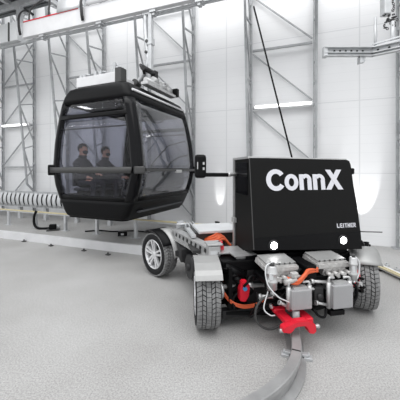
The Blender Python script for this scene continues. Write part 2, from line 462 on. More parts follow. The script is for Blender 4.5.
m = MB()
m.tube(bez([(0, 0, .45), (-.04, -.02, .3), (-.02, -.04, .12), (.08, -.06, .035), (.25, -.05, .025), (.5, .02, .03)]), .03, 10)
o = m.build('black_hose', M_blk); o.location = (-4.05, 6.9, .17)
tag(o, 'thick black hose dropping from the conveyor to the platform', 'hose')
o = thing('floor_motor', 'small black motor unit on the platform below the conveyor', 'motor', (-3.55, 6.75, .17), .4)
m = MB(); m.bb(-.09, .07, -.06, .06, .03, .15, .02); m.build('motor_body', M_blk, o)
m = MB(); m.bb(-.14, .14, -.09, .09, 0, .03); m.build('base_plate', M_dgrey, o)
m = MB(); m.cyl((.07, 0, .09), (.15, 0, .09), .03); m.build('motor_shaft', M_galv, o)
m = MB(); m.tube(bez([(0, 0, .02), (.3, .1, .02), (.7, -.02, .02), (1.1, .06, .02), (1.6, -.08, .02), (2.2, .02, .02)]), .016, 8)
o = m.build('floor_cable', M_blk); o.location = (-2.7, 6.55, .17); tag(o, 'thin black cable snaking over the platform below the cabin', 'cable')
o = thing('junction_box', 'small dark junction box lying on the platform under the cabin', 'box', (-1.72, 6.2, .17), .2)
m = MB(); m.bb(-.1, .1, -.07, .07, 0, .1, .015); m.build('box_body', M_blk, o)
m = MB(); m.bb(-.03, .03, -.09, -.07, .03, .07); m.build('cable_gland', M_galv, o)
for k, (px, d) in enumerate(((24, 6.35), (51, 5.98), (84, 5.62), (108, 5.35))):
    q = pos_px(px, d)
    o = thing('floor_anchor', ['small dark floor anchor by the kerb, nearest the photo\'s left edge', 'small dark floor anchor by the kerb left of the cabin',
               'small dark floor anchor by the kerb below the cabin', 'small dark floor anchor by the kerb nearest the rear wheel'][k], 'anchor', q, WR)
    m = MB(); m.bb(-.04, .04, -.03, .03, 0, .02); m.build('anchor_plate', M_dgrey, o)
    m = MB(); m.cyl((0, 0, .02), (0, 0, .05), .012); m.build('bolt', M_dark, o)

# ------------------------------------------------------------------ floor rail with yellow strips, right
a = pos_px(366, 4.85); bq = pos_px(408, 4.0); d = bq-a
t = thing('floor_track', 'low white floor track with two yellow strips, right of the vehicle', 'rail', a, math.atan2(d.y, d.x))
L = d.length+.6
m = MB(); m.bb(-.5, L, -.02, .12, .03, .06); m.build('track_bed', M_white, t)
for y in (-.03, .03):
    m = MB(); m.bb(-.5, L, y-.012, y+.012, .06, .075); m.build('yellow_strip', M_yel, t)
for k in range(6):
    x = .1+.2*k
    m = MB(); m.bb(x-.03, x+.03, .11, .17, .0, .09, .01); m.cyl((x, .14, .09), (x, .14, .12), .012); m.build('track_clamp', M_dark if k in (3, 4) else M_galv, t)
for x in (-.4, .35, .8, 1.3):
    m = MB(); m.bb(x-.02, x+.02, -.04, .12, 0, .03); m.build('sleeper', M_dark, t)

# made-up lamp fixtures, added to throw the two bright pools on the wall
def added_uplight(p, aim, power, size, lab, blend=.35):
    o = thing('added_floor_lamp', lab, 'lamp', p, 0)
    m = MB(); m.bb(-.09, .09, -.06, .06, 0, .02); m.bb(-.085, -.07, -.02, .02, .02, .13); m.bb(.07, .085, -.02, .02, .02, .13); m.build('lamp_stand', M_blk, o)
    q = Vector(aim)-Vector(p)-Vector((0, 0, .12)); dr = q.normalized()
    c = Vector((0, 0, .12))
    m = MB(); m.tube([c-dr*.06, c+dr*.05], .06, 18, False, [.035, .065]); m.tube([c-dr*.062, c-dr*.058], .035, 18); m.build('lamp_head', M_blk, o)
    L = bpy.data.lights.new('added_uplight', 'SPOT'); L.energy = power; L.spot_size = R(size); L.spot_blend = blend; L.shadow_soft_size = .03
    lo = bpy.data.objects.new('added_uplight', L); COL.objects.link(lo); lo.parent = o; lo.location = c+dr*.055
    lo.rotation_euler = dr.to_track_quat('-Z', 'Y').to_euler()
pz = wallpt(3.56)
added_uplight(pz+NV*.26+Vector((0, 0, .17)), pz+Vector((0, 0, 1.0)), 30, 23, 'made-up small black lamp on the platform behind the vehicle')
pz = wallpt(.36)
added_uplight(pz+NV*.50, pz+Vector((0, 0, 1.15)), 70, 36, 'made-up small black lamp by the wall right behind the housing')

# ------------------------------------------------------------------ curved floor rail in the foreground
RP = [(1.35, 4.4), (1.12, 3.5), (.95, 2.95), (.874, 2.57), (.80, 2.31), (.69, 2.11), (.52, 1.93), (.32, 1.79), (0, 1.62), (-.42, 1.47), (-1.0, 1.36)]
cen = bez([(x, y, 0) for x, y in RP], 8)
def sweep(m, prof, c):
    rows = []
    for i, p in enumerate(c):
        tg = (c[min(i+1, len(c)-1)]-c[max(i-1, 0)]).normalized(); n = Vector((-tg.y, tg.x, 0))
        rows.append([m.bm.verts.new(p+n*a+Vector((0, 0, z))) for a, z in prof])
    k = len(prof)
    for i in range(len(rows)-1):
        for j in range(k):
            m.bm.faces.new((rows[i][j], rows[i][(j+1) % k], rows[i+1][(j+1) % k], rows[i+1][j]))
    m.bm.faces.new(rows[0]); m.bm.faces.new(rows[-1][::-1])
t = thing('curved_floor_rail', 'curved grey steel rail on the floor running under the red clamp', 'rail', (0, 0, 0), 0)
m = MB(); sweep(m, [(-.035, .155), (.035, .155), (.04, .148), (.04, .115), (.012, .10), (.012, .03), (-.012, .03), (-.012, .10), (-.04, .115), (-.04, .148)], cen); m.build('rail_head', M_rail, t)
m = MB(); sweep(m, [(-.075, 0), (.075, 0), (.075, .012), (.02, .03), (-.02, .03), (-.075, .012)], cen); m.build('rail_foot', M_rail, t)
for idx in (21, 25, 46, 58):
    if idx >= len(cen)-1: continue
    p = cen[idx]; tg = (cen[idx+1]-cen[idx-1]).normalized(); n = Vector((-tg.y, tg.x, 0))
for (fi, sd) in ((28, 1), (28, -1), (49, 1), (62, -1), (62, 1)):
    p = cen[fi]; tg = (cen[fi+1]-cen[fi-1]).normalized(); n = Vector((-tg.y, tg.x, 0))*sd
    rot = Matrix.Rotation(math.atan2(tg.y, tg.x), 3, 'Z')
    m = MB(); m.box(p+n*.095+Vector((0, 0, .012)), (.06, .07, .024), rot, .004); m.box(p+n*.07+Vector((0, 0, .035)), (.04, .05, .02), rot, .004)
    m.cyl(p+n*.1+Vector((0, 0, .02)), p+n*.1+Vector((0, 0, .055)), .011, 8); m.build('rail_clip', M_galv, t)
p = cen[33]; tg = (cen[34]-cen[32]).normalized()
m = MB(); m.box(p+Vector((0, 0, .1565)), (.012, .07, .003), Matrix.Rotation(math.atan2(tg.y, tg.x), 3, 'Z')); m.build('rail_joint', M_dark, t)

# ------------------------------------------------------------------ gondola cabin
CR = math.atan2(-.396, .918)
CC = Vector((-1.46, 5.90, 0))
cab = thing('gondola_cabin', 'black glazed gondola cabin hanging from the overhead track, two people inside', 'gondola', (CC.x, CC.y, .86), CR)
HX, HY, RC = 1.0, 1.12, .11
LV = [(-.09, .34, .08), (-.05, .305, .04), (0, .27, .035), (.24, .15, .02), (.5, .06, .0), (.79, 0, 0), (1.3, .05, .0), (1.7, .13, .015), (1.98, .20, .03), (2.14, .26, .05), (2.26, .33, .10), (2.31, .43, .2)]
def inset(z, c=1):
    for i in range(len(LV)-1):
        if z <= LV[i+1][0]+1e-6:
            f = (z-LV[i][0])/(LV[i+1][0]-LV[i][0])
            return LV[i][c]*(1-f)+LV[i+1][c]*f
    return LV[-1][c]
def ring_pt(side, tt, z, off=0.0):
    """side 0:-y 1:+x 2:+y 3:-x ; tt in 0..1 along the straight, 1..2 along the corner arc after it"""
    hx, hy, r = HX-inset(z, 1)+off, HY-inset(z, 2)+off, RC+off
    sx = hx-r; sy = hy-r
    A = [(-sx, -hy), (hx, -sy), (sx, hy), (-hx, sy)][side]; B = [(sx, -hy), (hx, sy), (-sx, hy), (-hx, -sy)][side]
    if tt <= 1: return Vector((A[0]+(B[0]-A[0])*tt, A[1]+(B[1]-A[1])*tt, z))
    cx, cy = [(sx, -sy), (sx, sy), (-sx, sy), (-sx, -sy)][side]; a = R(-90+90*side)+(tt-1)*PI/2
    return Vector((cx+r*math.cos(a), cy+r*math.sin(a), z))
def full_ring(n1=8, n2=6):
    out = []
    for sd in range(4):
        for k in range(n1): out.append((sd, k/n1))
        for k in range(n2): out.append((sd, 1+k/n2))
    return out+[(0, 0.0)]
def zr(a, b, n): return [a+(b-a)*k/n for k in range(n+1)]
def cpatch(name, params, zs, M_, off=0.0, th=.03, lab=None):
    m = MB(); m.quadgrid([[ring_pt(s_, t_, z, off) for s_, t_ in params] for z in zs])
    o = m.build(name, M_, cab, recalc=False); solid(o, th, -1)
    if lab: o['label'] = lab
    return o
FR = full_ring()
cpatch('lower_shell', FR, [-.09, -.07, -.05, 0, .08, .17, .24], M_blk, 0, .03)
m = MB(); m.bm.faces.new([m.bm.verts.new(ring_pt(s_, t_, -.085, -.0)) for s_, t_ in FR[:-1]]); solid(m.build('floor_pan', M_blk, cab), .03)
cpatch('roof_edge', FR, [1.99, 2.06, 2.12, 2.18, 2.25, 2.285, 2.31], M_blk, .004, .03)
m = MB(); m.bm.faces.new([m.bm.verts.new(ring_pt(s_, t_, 2.305)) for s_, t_ in FR[:-1]]); solid(m.build('roof', M_blk, cab), .02)
for sd in range(4):                                    # corner pillars
    n0, n1 = (.95, 2.0) if sd != 0 else (.93, 2.0)
    ps = [(sd, .975), (sd, 1.0)]+[(sd, 1+k/6) for k in range(1, 6)]+[((sd+1) % 4, 0.0), ((sd+1) % 4, .02)]
    cpatch('pillar', ps, zr(.24, 1.99, 14), M_gloss, .006, .05)
def sp(sd, a, b, n=6): return [(sd, a+(b-a)*k/n) for k in range(n+1)]
for sd in range(4):
    g = M_glass if sd in (0, 2) else M_glass_end
    if sd in (0, 2):
        cpatch('window_pane', sp(sd, .0, .99), zr(.24, 1.69, 10), g, -.008, .006)
        cpatch('header_bar', sp(sd, .0, 1), zr(1.69, 1.77, 3), M_blk, .008, .03)
        cpatch('transom_pane', sp(sd, .0, .99), zr(1.77, 1.99, 3), g, -.008, .006)
        cpatch('lower_frame', sp(sd, .0, .99), zr(.24, .31, 2), M_blk, .003, .03)
    else:
        cpatch('window_pane', sp(sd, .0, .99, 10), zr(.24, 1.99, 12), g, -.008, .006)
        cpatch('lower_frame', sp(sd, .0, .99), zr(.24, .30, 2), M_blk, .003, .03)
# middle door seam on the end face and inner frame curves seen through the glass
m = MB(); m.tube([ring_pt(1, .06, .45, -.05), ring_pt(1, .2, .9, -.05), ring_pt(1, .5, 1.25, -.06), ring_pt(1, .9, 1.42, -.05)], .015, 8)
m.tube(bez([ring_pt(1, .25, .3, -.05), ring_pt(1, .38, .7, -.05), ring_pt(1, .6, .98, -.05), ring_pt(1, .94, 1.12, -.05)]), .018, 8)
m.tube(bez([ring_pt(1, .1, 1.75, -.05), ring_pt(1, .3, 1.66, -.05), ring_pt(1, .48, 1.75, -.05), ring_pt(1, .6, 1.95, -.05)]), .015, 8)
m.tube(bez([ring_pt(1, .5, .35, -.05), ring_pt(1, .65, .52, -.05), ring_pt(1, .94, .62, -.05)]), .015, 8)
m.build('inner_frame_tube', M_blk, cab)
# bumper belt
cpatch('belt_bar', sp(0, -.06, 1.0, 8), zr(.715, .82, 2), M_dgrey, .05, .03)
cpatch('belt_bar', sp(2, 0, 1.0, 8), zr(.715, .82, 2), M_dgrey, .05, .03)
m = MB(); q = ring_pt(0, 1.5, .77, .03); m.box(q+Vector((.02, -.0, 0)), (.16, .16, .12), Matrix.Rotation(R(45), 3, 'Z'), .02); m.build('bumper_bracket', M_dgrey, cab)
m = MB(); a_ = ring_pt(1, .0, .77, .07); b_ = ring_pt(1, 1.0, .77, .07); m.bar(a_, b_, .05, .05)
m.build('end_bumper_bar', M_dgrey, cab)
m = MB(); c_ = ring_pt(1, .55, .745, .09); m.box(c_, (.05, .22, .06), None, .01); m.build('door_latch', M_alu, cab)['label'] = 'bright latch on the bumper bar'
m = MB(); q = ring_pt(1, 1.3, .77, .04); m.box(q, (.1, .1, .16), Matrix.Rotation(R(45), 3, 'Z'), .015); m.build('bumper_bracket', M_blk, cab)
m = MB(); q = ring_pt(3, 1.5, .77, .03); m.box(q, (.12, .12, .2), Matrix.Rotation(R(45), 3, 'Z'), .02); m.build('bumper_bracket', M_blk, cab)
# gutter and roof rack
m = MB(); m.tube([ring_pt(1, .0, 2.14, .02), ring_pt(1, 1.0, 2.14, .02)], .022, 8); m.build('gutter', M_white, cab)['label'] = 'pale gutter along the roof edge'
m = MB(); m.tube([(-.62, -.70, 2.26), (-.58, -.72, 2.35), (.2, -.72, 2.35), (.25, -.70, 2.26)], .018, 8); m.build('roof_rail', M_galv, cab)
m = MB()
m.box((-.40, -.56, 2.55), (1.02, .07, .20), None, .01); m.box((-.40, .30, 2.55), (1.02, .07, .20), None, .01)
m.box((-.88, -.13, 2.53), (.07, .80, .16), None, .01); m.box((.08, -.13, 2.53), (.07, .80, .16), None, .01)
m.build('suspension_frame', M_white, cab)
for x in (-.55, -.3, .06):
    for y in (-.56, .30):
        m = MB(); m.bb(x-.03, x+.03, y-.03, y+.03, 2.26, 2.46); m.build('frame_foot', M_galv, cab)
for x, h in ((-.8, .05), (-.72, .06), (-.42, .08), (-.30, .07), (.05, .18), (.12, .1), (.0, .06)):
    m = MB(); m.bb(x-.03, x+.03, -.59, -.53, 2.64, 2.65+h); m.tube([(x, -.56, 2.645+h), (x+.12, -.54, 2.67+h*.4)], .012, 6); m.build('frame_fitting', M_galv, cab)
m = MB(); m.bb(.16, .30, -.70, -.52, 2.36, 2.68, .015); m.build('damper_box', M_dgrey, cab)
m = MB()
m.bb(.60, .75, -.5, .62, 2.36, 2.42, .01)
m.cyl((.67, -.45, 2.47), (.67, .25, 2.47), .045); m.cyl((.67, -.2, 2.54), (.67, -.05, 2.54), .06); m.cyl((.66, .3, 2.48), (.66, .5, 2.48), .06)
m.tube(bez([(.68, .1, 2.5), (.66, .25, 2.6), (.66, .4, 2.56), (.68, .55, 2.44)]), .02, 8)
m.bb(.62, .72, .02, .1, 2.42, 2.56, .01)
m.build('door_actuator', M_alu, cab)
m = MB(); m.bb(.66, .78, .60, .70, 2.39, 2.57, .01); m.build('control_box', M_blk, cab)
m = MB()
m.cyl((.55, -.35, 2.74), (.55, .05, 2.74), .05); m.bb(.48, .6, .0, .12, 2.64, 2.8, .01); m.tube(bez([(.5, -.3, 2.74), (.42, -.25, 2.84), (.36, -.1, 2.86), (.34, 0, 2.76)]), .03, 8)
m.build('frame_damper', M_dark, cab)
m = MB()
for k in range(5): m.bar((-.85+.18*k, -.60, 2.44), (-.76+.18*k, -.60, 2.30), .022); m.bar((-.76+.18*k, -.60, 2.30), (-.67+.18*k, -.60, 2.44), .022)
m.bar((-.72, -.60, 2.31), (.10, -.60, 2.31), .035); m.build('frame_truss', M_dgrey, cab)
# hanger arm
m = MB()
hp = bez([(.08, .05, 2.60), (.20, .05, 2.66), (.34, .05, 2.86), (.40, .05, 3.05), (.38, .05, 3.2), (.33, .05, 3.7), (.33, .05, 4.02)])
for i in range(len(hp)-1): pass
m.tube(hp, .05, 10, True, [.06-.015*(i/(len(hp)-1)) for i in range(len(hp))])
m.build('hanger_arm', M_galv, cab)
m = MB(); m.bb(.42, .50, .0, .1, 2.5, 4.02, .01); m.bb(.28, .5, .0, .1, 3.98, 4.04); m.bb(.40, .52, -.01, .11, 3.35, 3.48); m.build('hanger_plate', M_galv, cab)
for q, r_ in (((.40, -.02, 3.42), .035), ((.38, -.02, 3.2), .03), ((.12, -.05, 2.6), .07)):
    m = MB(); m.cyl(q, (q[0], .12, q[2]), r_); m.build('hanger_pin', M_dgrey, cab)
# interior
m = MB(); m.bb(-.8, .8, -.83, .83, .03, .06); m.build('cabin_floor', M_seat, cab)
for sx in (-1, 1):
    m = MB(); m.bb(*sorted((sx*.82, sx*.40)), -.76, .76, .36, .42, .02); m.build('seat', M_seat, cab)
    m = MB(); m.bb(*sorted((sx*.88, sx*.83)), -.74, .74, .44, .74, .02); m.build('backrest', M_seat, cab)
    m = MB(); m.bb(*sorted((sx*.78, sx*.6)), -.7, .7, .06, .36); m.build('seat_base', M_blk, cab)
m = MB(); m.tube([ring_pt(2, t_, 1.6, -.06) for t_ in (.02, .5, .98)], .016, 8); m.tube([ring_pt(0, t_, 1.52+.0*t_, -.06) for t_ in (.02, .5, .98)], .014, 8)
m.build('handrail', M_dgrey, cab)

# ------------------------------------------------------------------ the two seated people
def person(name, lab, loc, rz, hands, jacket, lean=.0, cap=False):
    root = thing(name, lab, 'person', loc, rz)
    V, E, Rr = [], [], []
    def add(p, r, par=None):
        V.append(Vector(p)); Rr.append(r)
        if par is not None: E.append((par, len(V)-1))
        return len(V)-1
    L = lean
    pel = add((0, 0, .10), (.15, .13)); sp1 = add((.02+L*.2, 0, .25), (.135, .12), pel); sp2 = add((.02+L*.5, 0, .40), (.165, .12), sp1)
    ch = add((.01+L*.8, 0, .51), (.12, .10), sp2); nk = add((.02+L, 0, .59), (.06, .06), ch); hb = add((.035+L*1.1, 0, .655), (.072, .075), nk)
    h1 = add((.05+L*1.2, 0, .72), (.082, .092), hb); h2 = add((.045+L*1.2, 0, .785), (.077, .09), h1); add((.04+L*1.2, 0, .83), (.045, .05), h2)
    for sd in (1, -1):
        sh = add((.01+L*.75, sd*.165, .485), (.062, .062), ch)
        hx, hy, hz = hands[0] if sd > 0 else hands[1]
        ex, ez = (.02+L*.75+hx)/2-.03, .25
        el = add((ex, sd*.225, ez), (.045, .045), sh)
        wr = add((hx-.07, hy, hz+.01), (.03, .026), el)
        pm = add((hx-.01, hy, hz), (.034, .018), wr)
        for k, ln in enumerate((.055, .065, .062, .048)):
            fy = hy+(k-1.5)*.017
            f1 = add((hx+.025, fy, hz), (.0085, .0085), pm); f2 = add((hx+.025+ln*.55, fy, hz-.012), (.008, .008), f1)
            add((hx+.025+ln*.75, fy, hz-.034), (.007, .007), f2)
        th = add((hx-.0, hy-sd*.035, hz+.004), (.010, .010), pm); add((hx+.035, hy-sd*.045, hz-.01), (.008, .008), th)
        hi = add((.06, sd*.10, .085), (.095, .09), pel); kn = add((.44, sd*.13, .10), (.062, .062), hi)
        mc = add((.44, sd*.13, -.10), (.055, .055), kn); an = add((.42, sd*.13, -.30), (.036, .036), mc)
        he = add((.43, sd*.13, -.335), (.04, .036), an); add((.56, sd*.14, -.345), (.036, .025), he)
    me = bpy.data.meshes.new('body'); me.from_pydata(V, E, [])
    tmp = bpy.data.objects.new('tmp', me); COL.objects.link(tmp)
    sk = tmp.modifiers.new('skin', 'SKIN'); sk.use_smooth_shade = True
    for i, r in enumerate(Rr): me.skin_vertices[0].data[i].radius = r; me.skin_vertices[0].data[i].use_root = (i == 0)
    tmp.modifiers.new('sub', 'SUBSURF').levels = 2; tmp.modifiers['sub'].render_levels = 2
    dg = bpy.context.evaluated_depsgraph_get(); ev = tmp.evaluated_get(dg); nm = bpy.data.meshes.new_from_object(ev)
    bpy.data.objects.remove(tmp)
    for q in (M_skin, jacket, M_trou, M_shoe): nm.materials.append(q)
    hv = [Vector(h) for h in hands]
    for f in nm.polygons:
        c = f.center; f.use_smooth = True
        if c.z < -.29: k = 3
        elif min((c-h).length for h in hv) < .085 and c.x > min(h.x for h in hv)-.05: k = 0
        elif c.z > .60: k = 0
        elif c.z < .17 and (c.x > .10 or c.z < .08): k = 2
        else: k = 1
        if min(abs(c.y-.13), abs(c.y+.13)) < .07 and c.x > .3 and c.z < .18 and k == 1: k = 2
        f.material_index = k
    body = bpy.data.objects.new('body', nm); COL.objects.link(body); body.parent = root
    hx0 = .045+L*1.2
    m = MB(); m.sphere((hx0-.022, 0, .785), .1, (1.0, .86, .98), 20)
    bmesh.ops.delete(m.bm, geom=[v for v in m.bm.verts if v.co.x > hx0+.045 and v.co.z < .835 or v.co.z < .70 or (v.co.x > hx0-.01 and v.co.z < .76)], context='VERTS')
    solid(m.build('hair', M_hair, root), .012)
    m = MB(); m.sphere((hx0+.045, 0, .708), .058, (.85, 1.05, .85), 16)
    bmesh.ops.delete(m.bm, geom=[v for v in m.bm.verts if v.co.x < hx0+.035], context='VERTS')
    solid(m.build('face_mask', M_mask, root), .006)
    m = MB(); m.tube([(hx0+.085, 0, .775), (hx0+.103, 0, .74), (hx0+.085, 0, .735)], .01, 8); m.build('nose', M_skin, root)
    for sd in (1, -1):
        m = MB(); m.sphere((hx0+.072, sd*.032, .768), .012); m.build('eye', M_eye, root)
        m = MB(); m.sphere((hx0-.0, sd*.086, .745), .026, (.7, .35, 1.1)); m.build('ear', M_skin, root)
    m = MB(); m.lathe([(.065, .585), (.085, .60), (.075, .64), (.06, .63)], 16, (.025+L, 0, 0), 'Z'); m.build('collar', jacket, root)
    return root
def cabpt(x, y, z):
    return CC+Vector((x*math.cos(CR)-y*math.sin(CR), x*math.sin(CR)+y*math.cos(CR), z))
person('person', 'person in dark jacket and black mask seated nearest the cabin\'s left glass', cabpt(-.76, -.60, 1.285), CR,
       ((.36, .10, .26), (.33, -.13, .20)), M_jack, .0)
person('person', 'person in charcoal jacket and mask seated further inside, hands forward', cabpt(-.74, .0, 1.27), CR+.02,
       ((.60, .05, .20), (.60, -.06, .20)), M_jack2, .02)

# ------------------------------------------------------------------ transport vehicle
VR = R(11.5)
veh = thing('transport_vehicle', 'low four wheeled transport vehicle with black lettered housing and open machinery', 'vehicle', (1.0, 3.1, 0), VR)
def vp(name, m, M_, par=veh, lab=None):
    o = m.build(name, M_, par)
    if lab: o['label'] = lab
    return o
# housing: eight corners, top leaning back
def hexa(m, c):
    v = [m.bm.verts.new(p) for p in c]
    for f in ((0, 1, 2, 3), (7, 6, 5, 4), (0, 4, 5, 1), (1, 5, 6, 2), (2, 6, 7, 3), (3, 7, 4, 0)): m.bm.faces.new([v[i] for i in f])
FL = (-.465, -.10); FRt = (.825, -.10)
m = MB()
def yf(z): return -.10+.13*(z-.78)/.99                 # front plane
pts = [(-.465, .55), (.815, .50), (.83, .80), (.825, 1.2), (.80, 1.45), (.79, 1.70), (.77, 1.755), (.73, 1.76), (-.465, 1.77)]
pts = [(-.465, .79), (.83, .735), (.835, .9), (.825, 1.2), (.80, 1.45), (.79, 1.69), (.775, 1.735), (.74, 1.75), (-.465, 1.765)]
F_ = [m.bm.verts.new((x, yf(z), z)) for x, z in pts]; B_ = [m.bm.verts.new((x, .52, z if z > .8 else (.60 if x < 0 else .70))) for x, z in pts]
m.bm.faces.new(F_); m.bm.faces.new(B_[::-1])
for i in range(len(pts)): m.bm.faces.new((F_[i], B_[i], B_[(i+1) % len(pts)], F_[(i+1) % len(pts)]))
hs = vp('housing', m, M_matt, lab='black matt box housing')
m = MB(); m.prism([(-.455, .80), (.822, .745), (.826, .925), (-.455, .905)], 0, 0) if False else None
def on_front(x, z, off=.003):
    y = yf(z); return Vector((x, y-off, z-off*.13))
def front_poly(m, poly, off=.004, th=.003):
    A = [m.bm.verts.new(on_front(x, z, off)) for x, z in poly]; B = [m.bm.verts.new(on_front(x, z, off-th)) for x, z in poly]
    m.bm.faces.new(A); m.bm.faces.new(B[::-1]); n = len(A)
    for i in range(n): m.bm.faces.new((A[i], B[i], B[(i+1) % n], A[(i+1) % n]))
m = MB(); front_poly(m, [(-.462, .795), (.828, .74), (.832, .935), (-.462, .915)], .005, .004); vp('lower_band', m, M_blk, hs, 'darker lower band')
# side window and trims
m = MB(); m.bb(-.472, -.466, .08, .47, 1.35, 1.71); vp('side_window', m, M_gloss, hs, 'glossy side window')
m = MB(); m.bar((-.468, .03, 1.768), (-.468, .53, 1.768), .025); m.bar((-.468, .53, .62), (-.468, .53, 1.78), .035); m.bar((-.468, .04, 1.768), (.74, .04, 1.752), .022); vp('edge_trim', m, M_alu, hs, 'bright metal edge trim')
m = MB(); m.bar((-.468, yf(.8)-.002, .8), (-.468, yf(1.76)-.002, 1.76), .008); vp('corner_seam', m, M_dgrey, hs)
m = MB(); m.bb(-.51, -.47, .44, .53, .98, 1.04, .005); vp('hinge', m, M_alu, hs)
m = MB(); m.bb(-.50, -.47, .46, .52, 1.56, 1.60, .005); vp('hinge', m, M_alu, hs)
# lettering
def arc(cx, cz, rx, rz, a0, a1, n=18): return [(cx+rx*math.cos(R(a0+(a1-a0)*k/n)), cz+rz*math.sin(R(a0+(a1-a0)*k/n))) for k in range(n+1)]
def ringpoly(m, outer, inner, off=.006):
    for i in range(len(outer)-1): front_poly(m, [outer[i], outer[i+1], inner[i+1], inner[i]], off, .003)
zb, H = 1.408, .226; xh = .174; sw = .052
m = MB()
cx = -.172; ringpoly(m, arc(cx, zb+H/2, .116, H/2+.006, 36, 324), arc(cx, zb+H/2, .060, H/2-.044, 36, 324)); vp('letter', m, M_text, hs, 'white letter C')
cx = .012; m = MB(); ringpoly(m, arc(cx, zb+xh/2, .084, xh/2+.004, 0, 360), arc(cx, zb+xh/2, .033, xh/2-.040, 0, 360)); vp('letter', m, M_text, hs, 'white letter o')
for x0 in (.109, .278):
    m = MB(); w_ = .150
    front_poly(m, [(x0, zb), (x0+sw, zb), (x0+sw, zb+xh), (x0, zb+xh)])
    ringpoly(m, arc(x0+w_/2+.008, zb+xh-.066, w_/2-.008, .070, 150, 0), arc(x0+w_/2+.008, zb+xh-.066, w_/2-.008-sw+.006, .030, 150, 0), .0065)
    front_poly(m, [(x0+w_-sw, zb), (x0+w_, zb), (x0+w_, zb+xh-.06), (x0+w_-sw, zb+xh-.06)], .0055)
    vp('letter', m, M_text, hs, 'white letter n')
m = MB(); x0, x1 = .438, .655
front_poly(m, [(x0, zb), (x0+.066, zb), (x1-.003, zb+H), (x1-.069, zb+H)]); front_poly(m, [(x1-.063, zb), (x1+.003, zb), (x0+.069, zb+H), (x0+.003, zb+H)], .0065)
vp('letter', m, M_text, hs, 'white letter X')
# small maker's name, straight strokes
def strokes(m, x, z, w_, h_, segs, t_=.009):
    for (a, b_) in segs:
        p = Vector((x+a[0]*w_, z+a[1]*h_)); q = Vector((x+b_[0]*w_, z+b_[1]*h_)); dd = (q-p).normalized(); n = Vector((-dd.y, dd.x))*t_/2
        p = p-dd*t_/2; q = q+dd*t_/2
        front_poly(m, [tuple(p-n), tuple(q-n), tuple(q+n), tuple(p+n)])
GL = {'L': [((0, 1), (0, 0)), ((0, 0), (1, 0))], 'E': [((0, 1), (0, 0)), ((0, 0), (1, 0)), ((0, .5), (.9, .5)), ((0, 1), (1, 1))], 'I': [((.5, 0), (.5, 1))],
      'T': [((0, 1), (1, 1)), ((.5, 1), (.5, 0))], 'N': [((0, 0), (0, 1)), ((0, 1), (1, 0)), ((1, 0), (1, 1))], 'R': [((0, 0), (0, 1)), ((0, 1), (.9, 1)), ((.9, 1), (.9, .5)), ((.9, .5), (0, .5)), ((.3, .5), (1, 0))]}
xx = .54
for k, chh in enumerate('LEITNER'):
    m = MB(); ww = .022 if chh != 'I' else .008
    strokes(m, xx, .985, ww, .038, GL[chh]); vp('small_letter', m, M_text, hs, 'small white letter '+chh); xx += ww+.0155
# lamps
for x, z in ((-.245, .832), (.592, .845)):
    p = on_front(x, z, .004); m = MB(); m.lathe([(.0, -.012), (.052, -.012), (.060, -.006), (.060, .004)], 24, p, 'Y'); hl = vp('headlight', m, M_dark)
    m = MB(); m.lathe([(.0, -.018), (.037, -.016), (.040, -.008)], 24, p, 'Y'); vp('lamp_lens', m, M_lamp, hl, 'glowing round lens')
# mirror on its rod
m = MB(); m.box((-.955, .3, 1.672), (.135, .07, .27), None, .03); mr = vp('mirror', m, M_blk)
m = MB(); m.bar((-.93, .3, 1.575), (-.62, .33, 1.572), .045); vp('mirror_rod', m, M_blk, mr)
m = MB(); m.cyl((-.62, .33, 1.572), (-.47, .46, 1.57), .018); m.cyl((-.60, .33, 1.55), (-.60, .33, 1.60), .022); vp('mirror_joint', m, M_alu, mr)
for q in ((-.935, -.915, .258, .264, 1.63, 1.66), (-.935, -.915, .258, .264, 1.69, 1.72), (-1.0, -.99, .258, .264, 1.64, 1.72)):
    m = MB(); m.bb(*q); vp('mirror_mark', m, M_alu, mr)
m = MB(); m.box((.85, .12, 1.615), (.09, .09, .075), None, .015); vp('camera_pod', m, M_blk, hs)
m = MB(); m.box((.92, .15, .84), (.12, .12, .14), Matrix.Rotation(.5, 3, 'Y'), .03); m.cyl((.95, .08, .78), (1.02, .1, .72), .03); vp('side_lamp', m, M_blk, hs)
m = MB(); m.bar((1.0, .2, .86), (1.45, .25, .82), .012); vp('antenna', m, M_dgrey, hs)

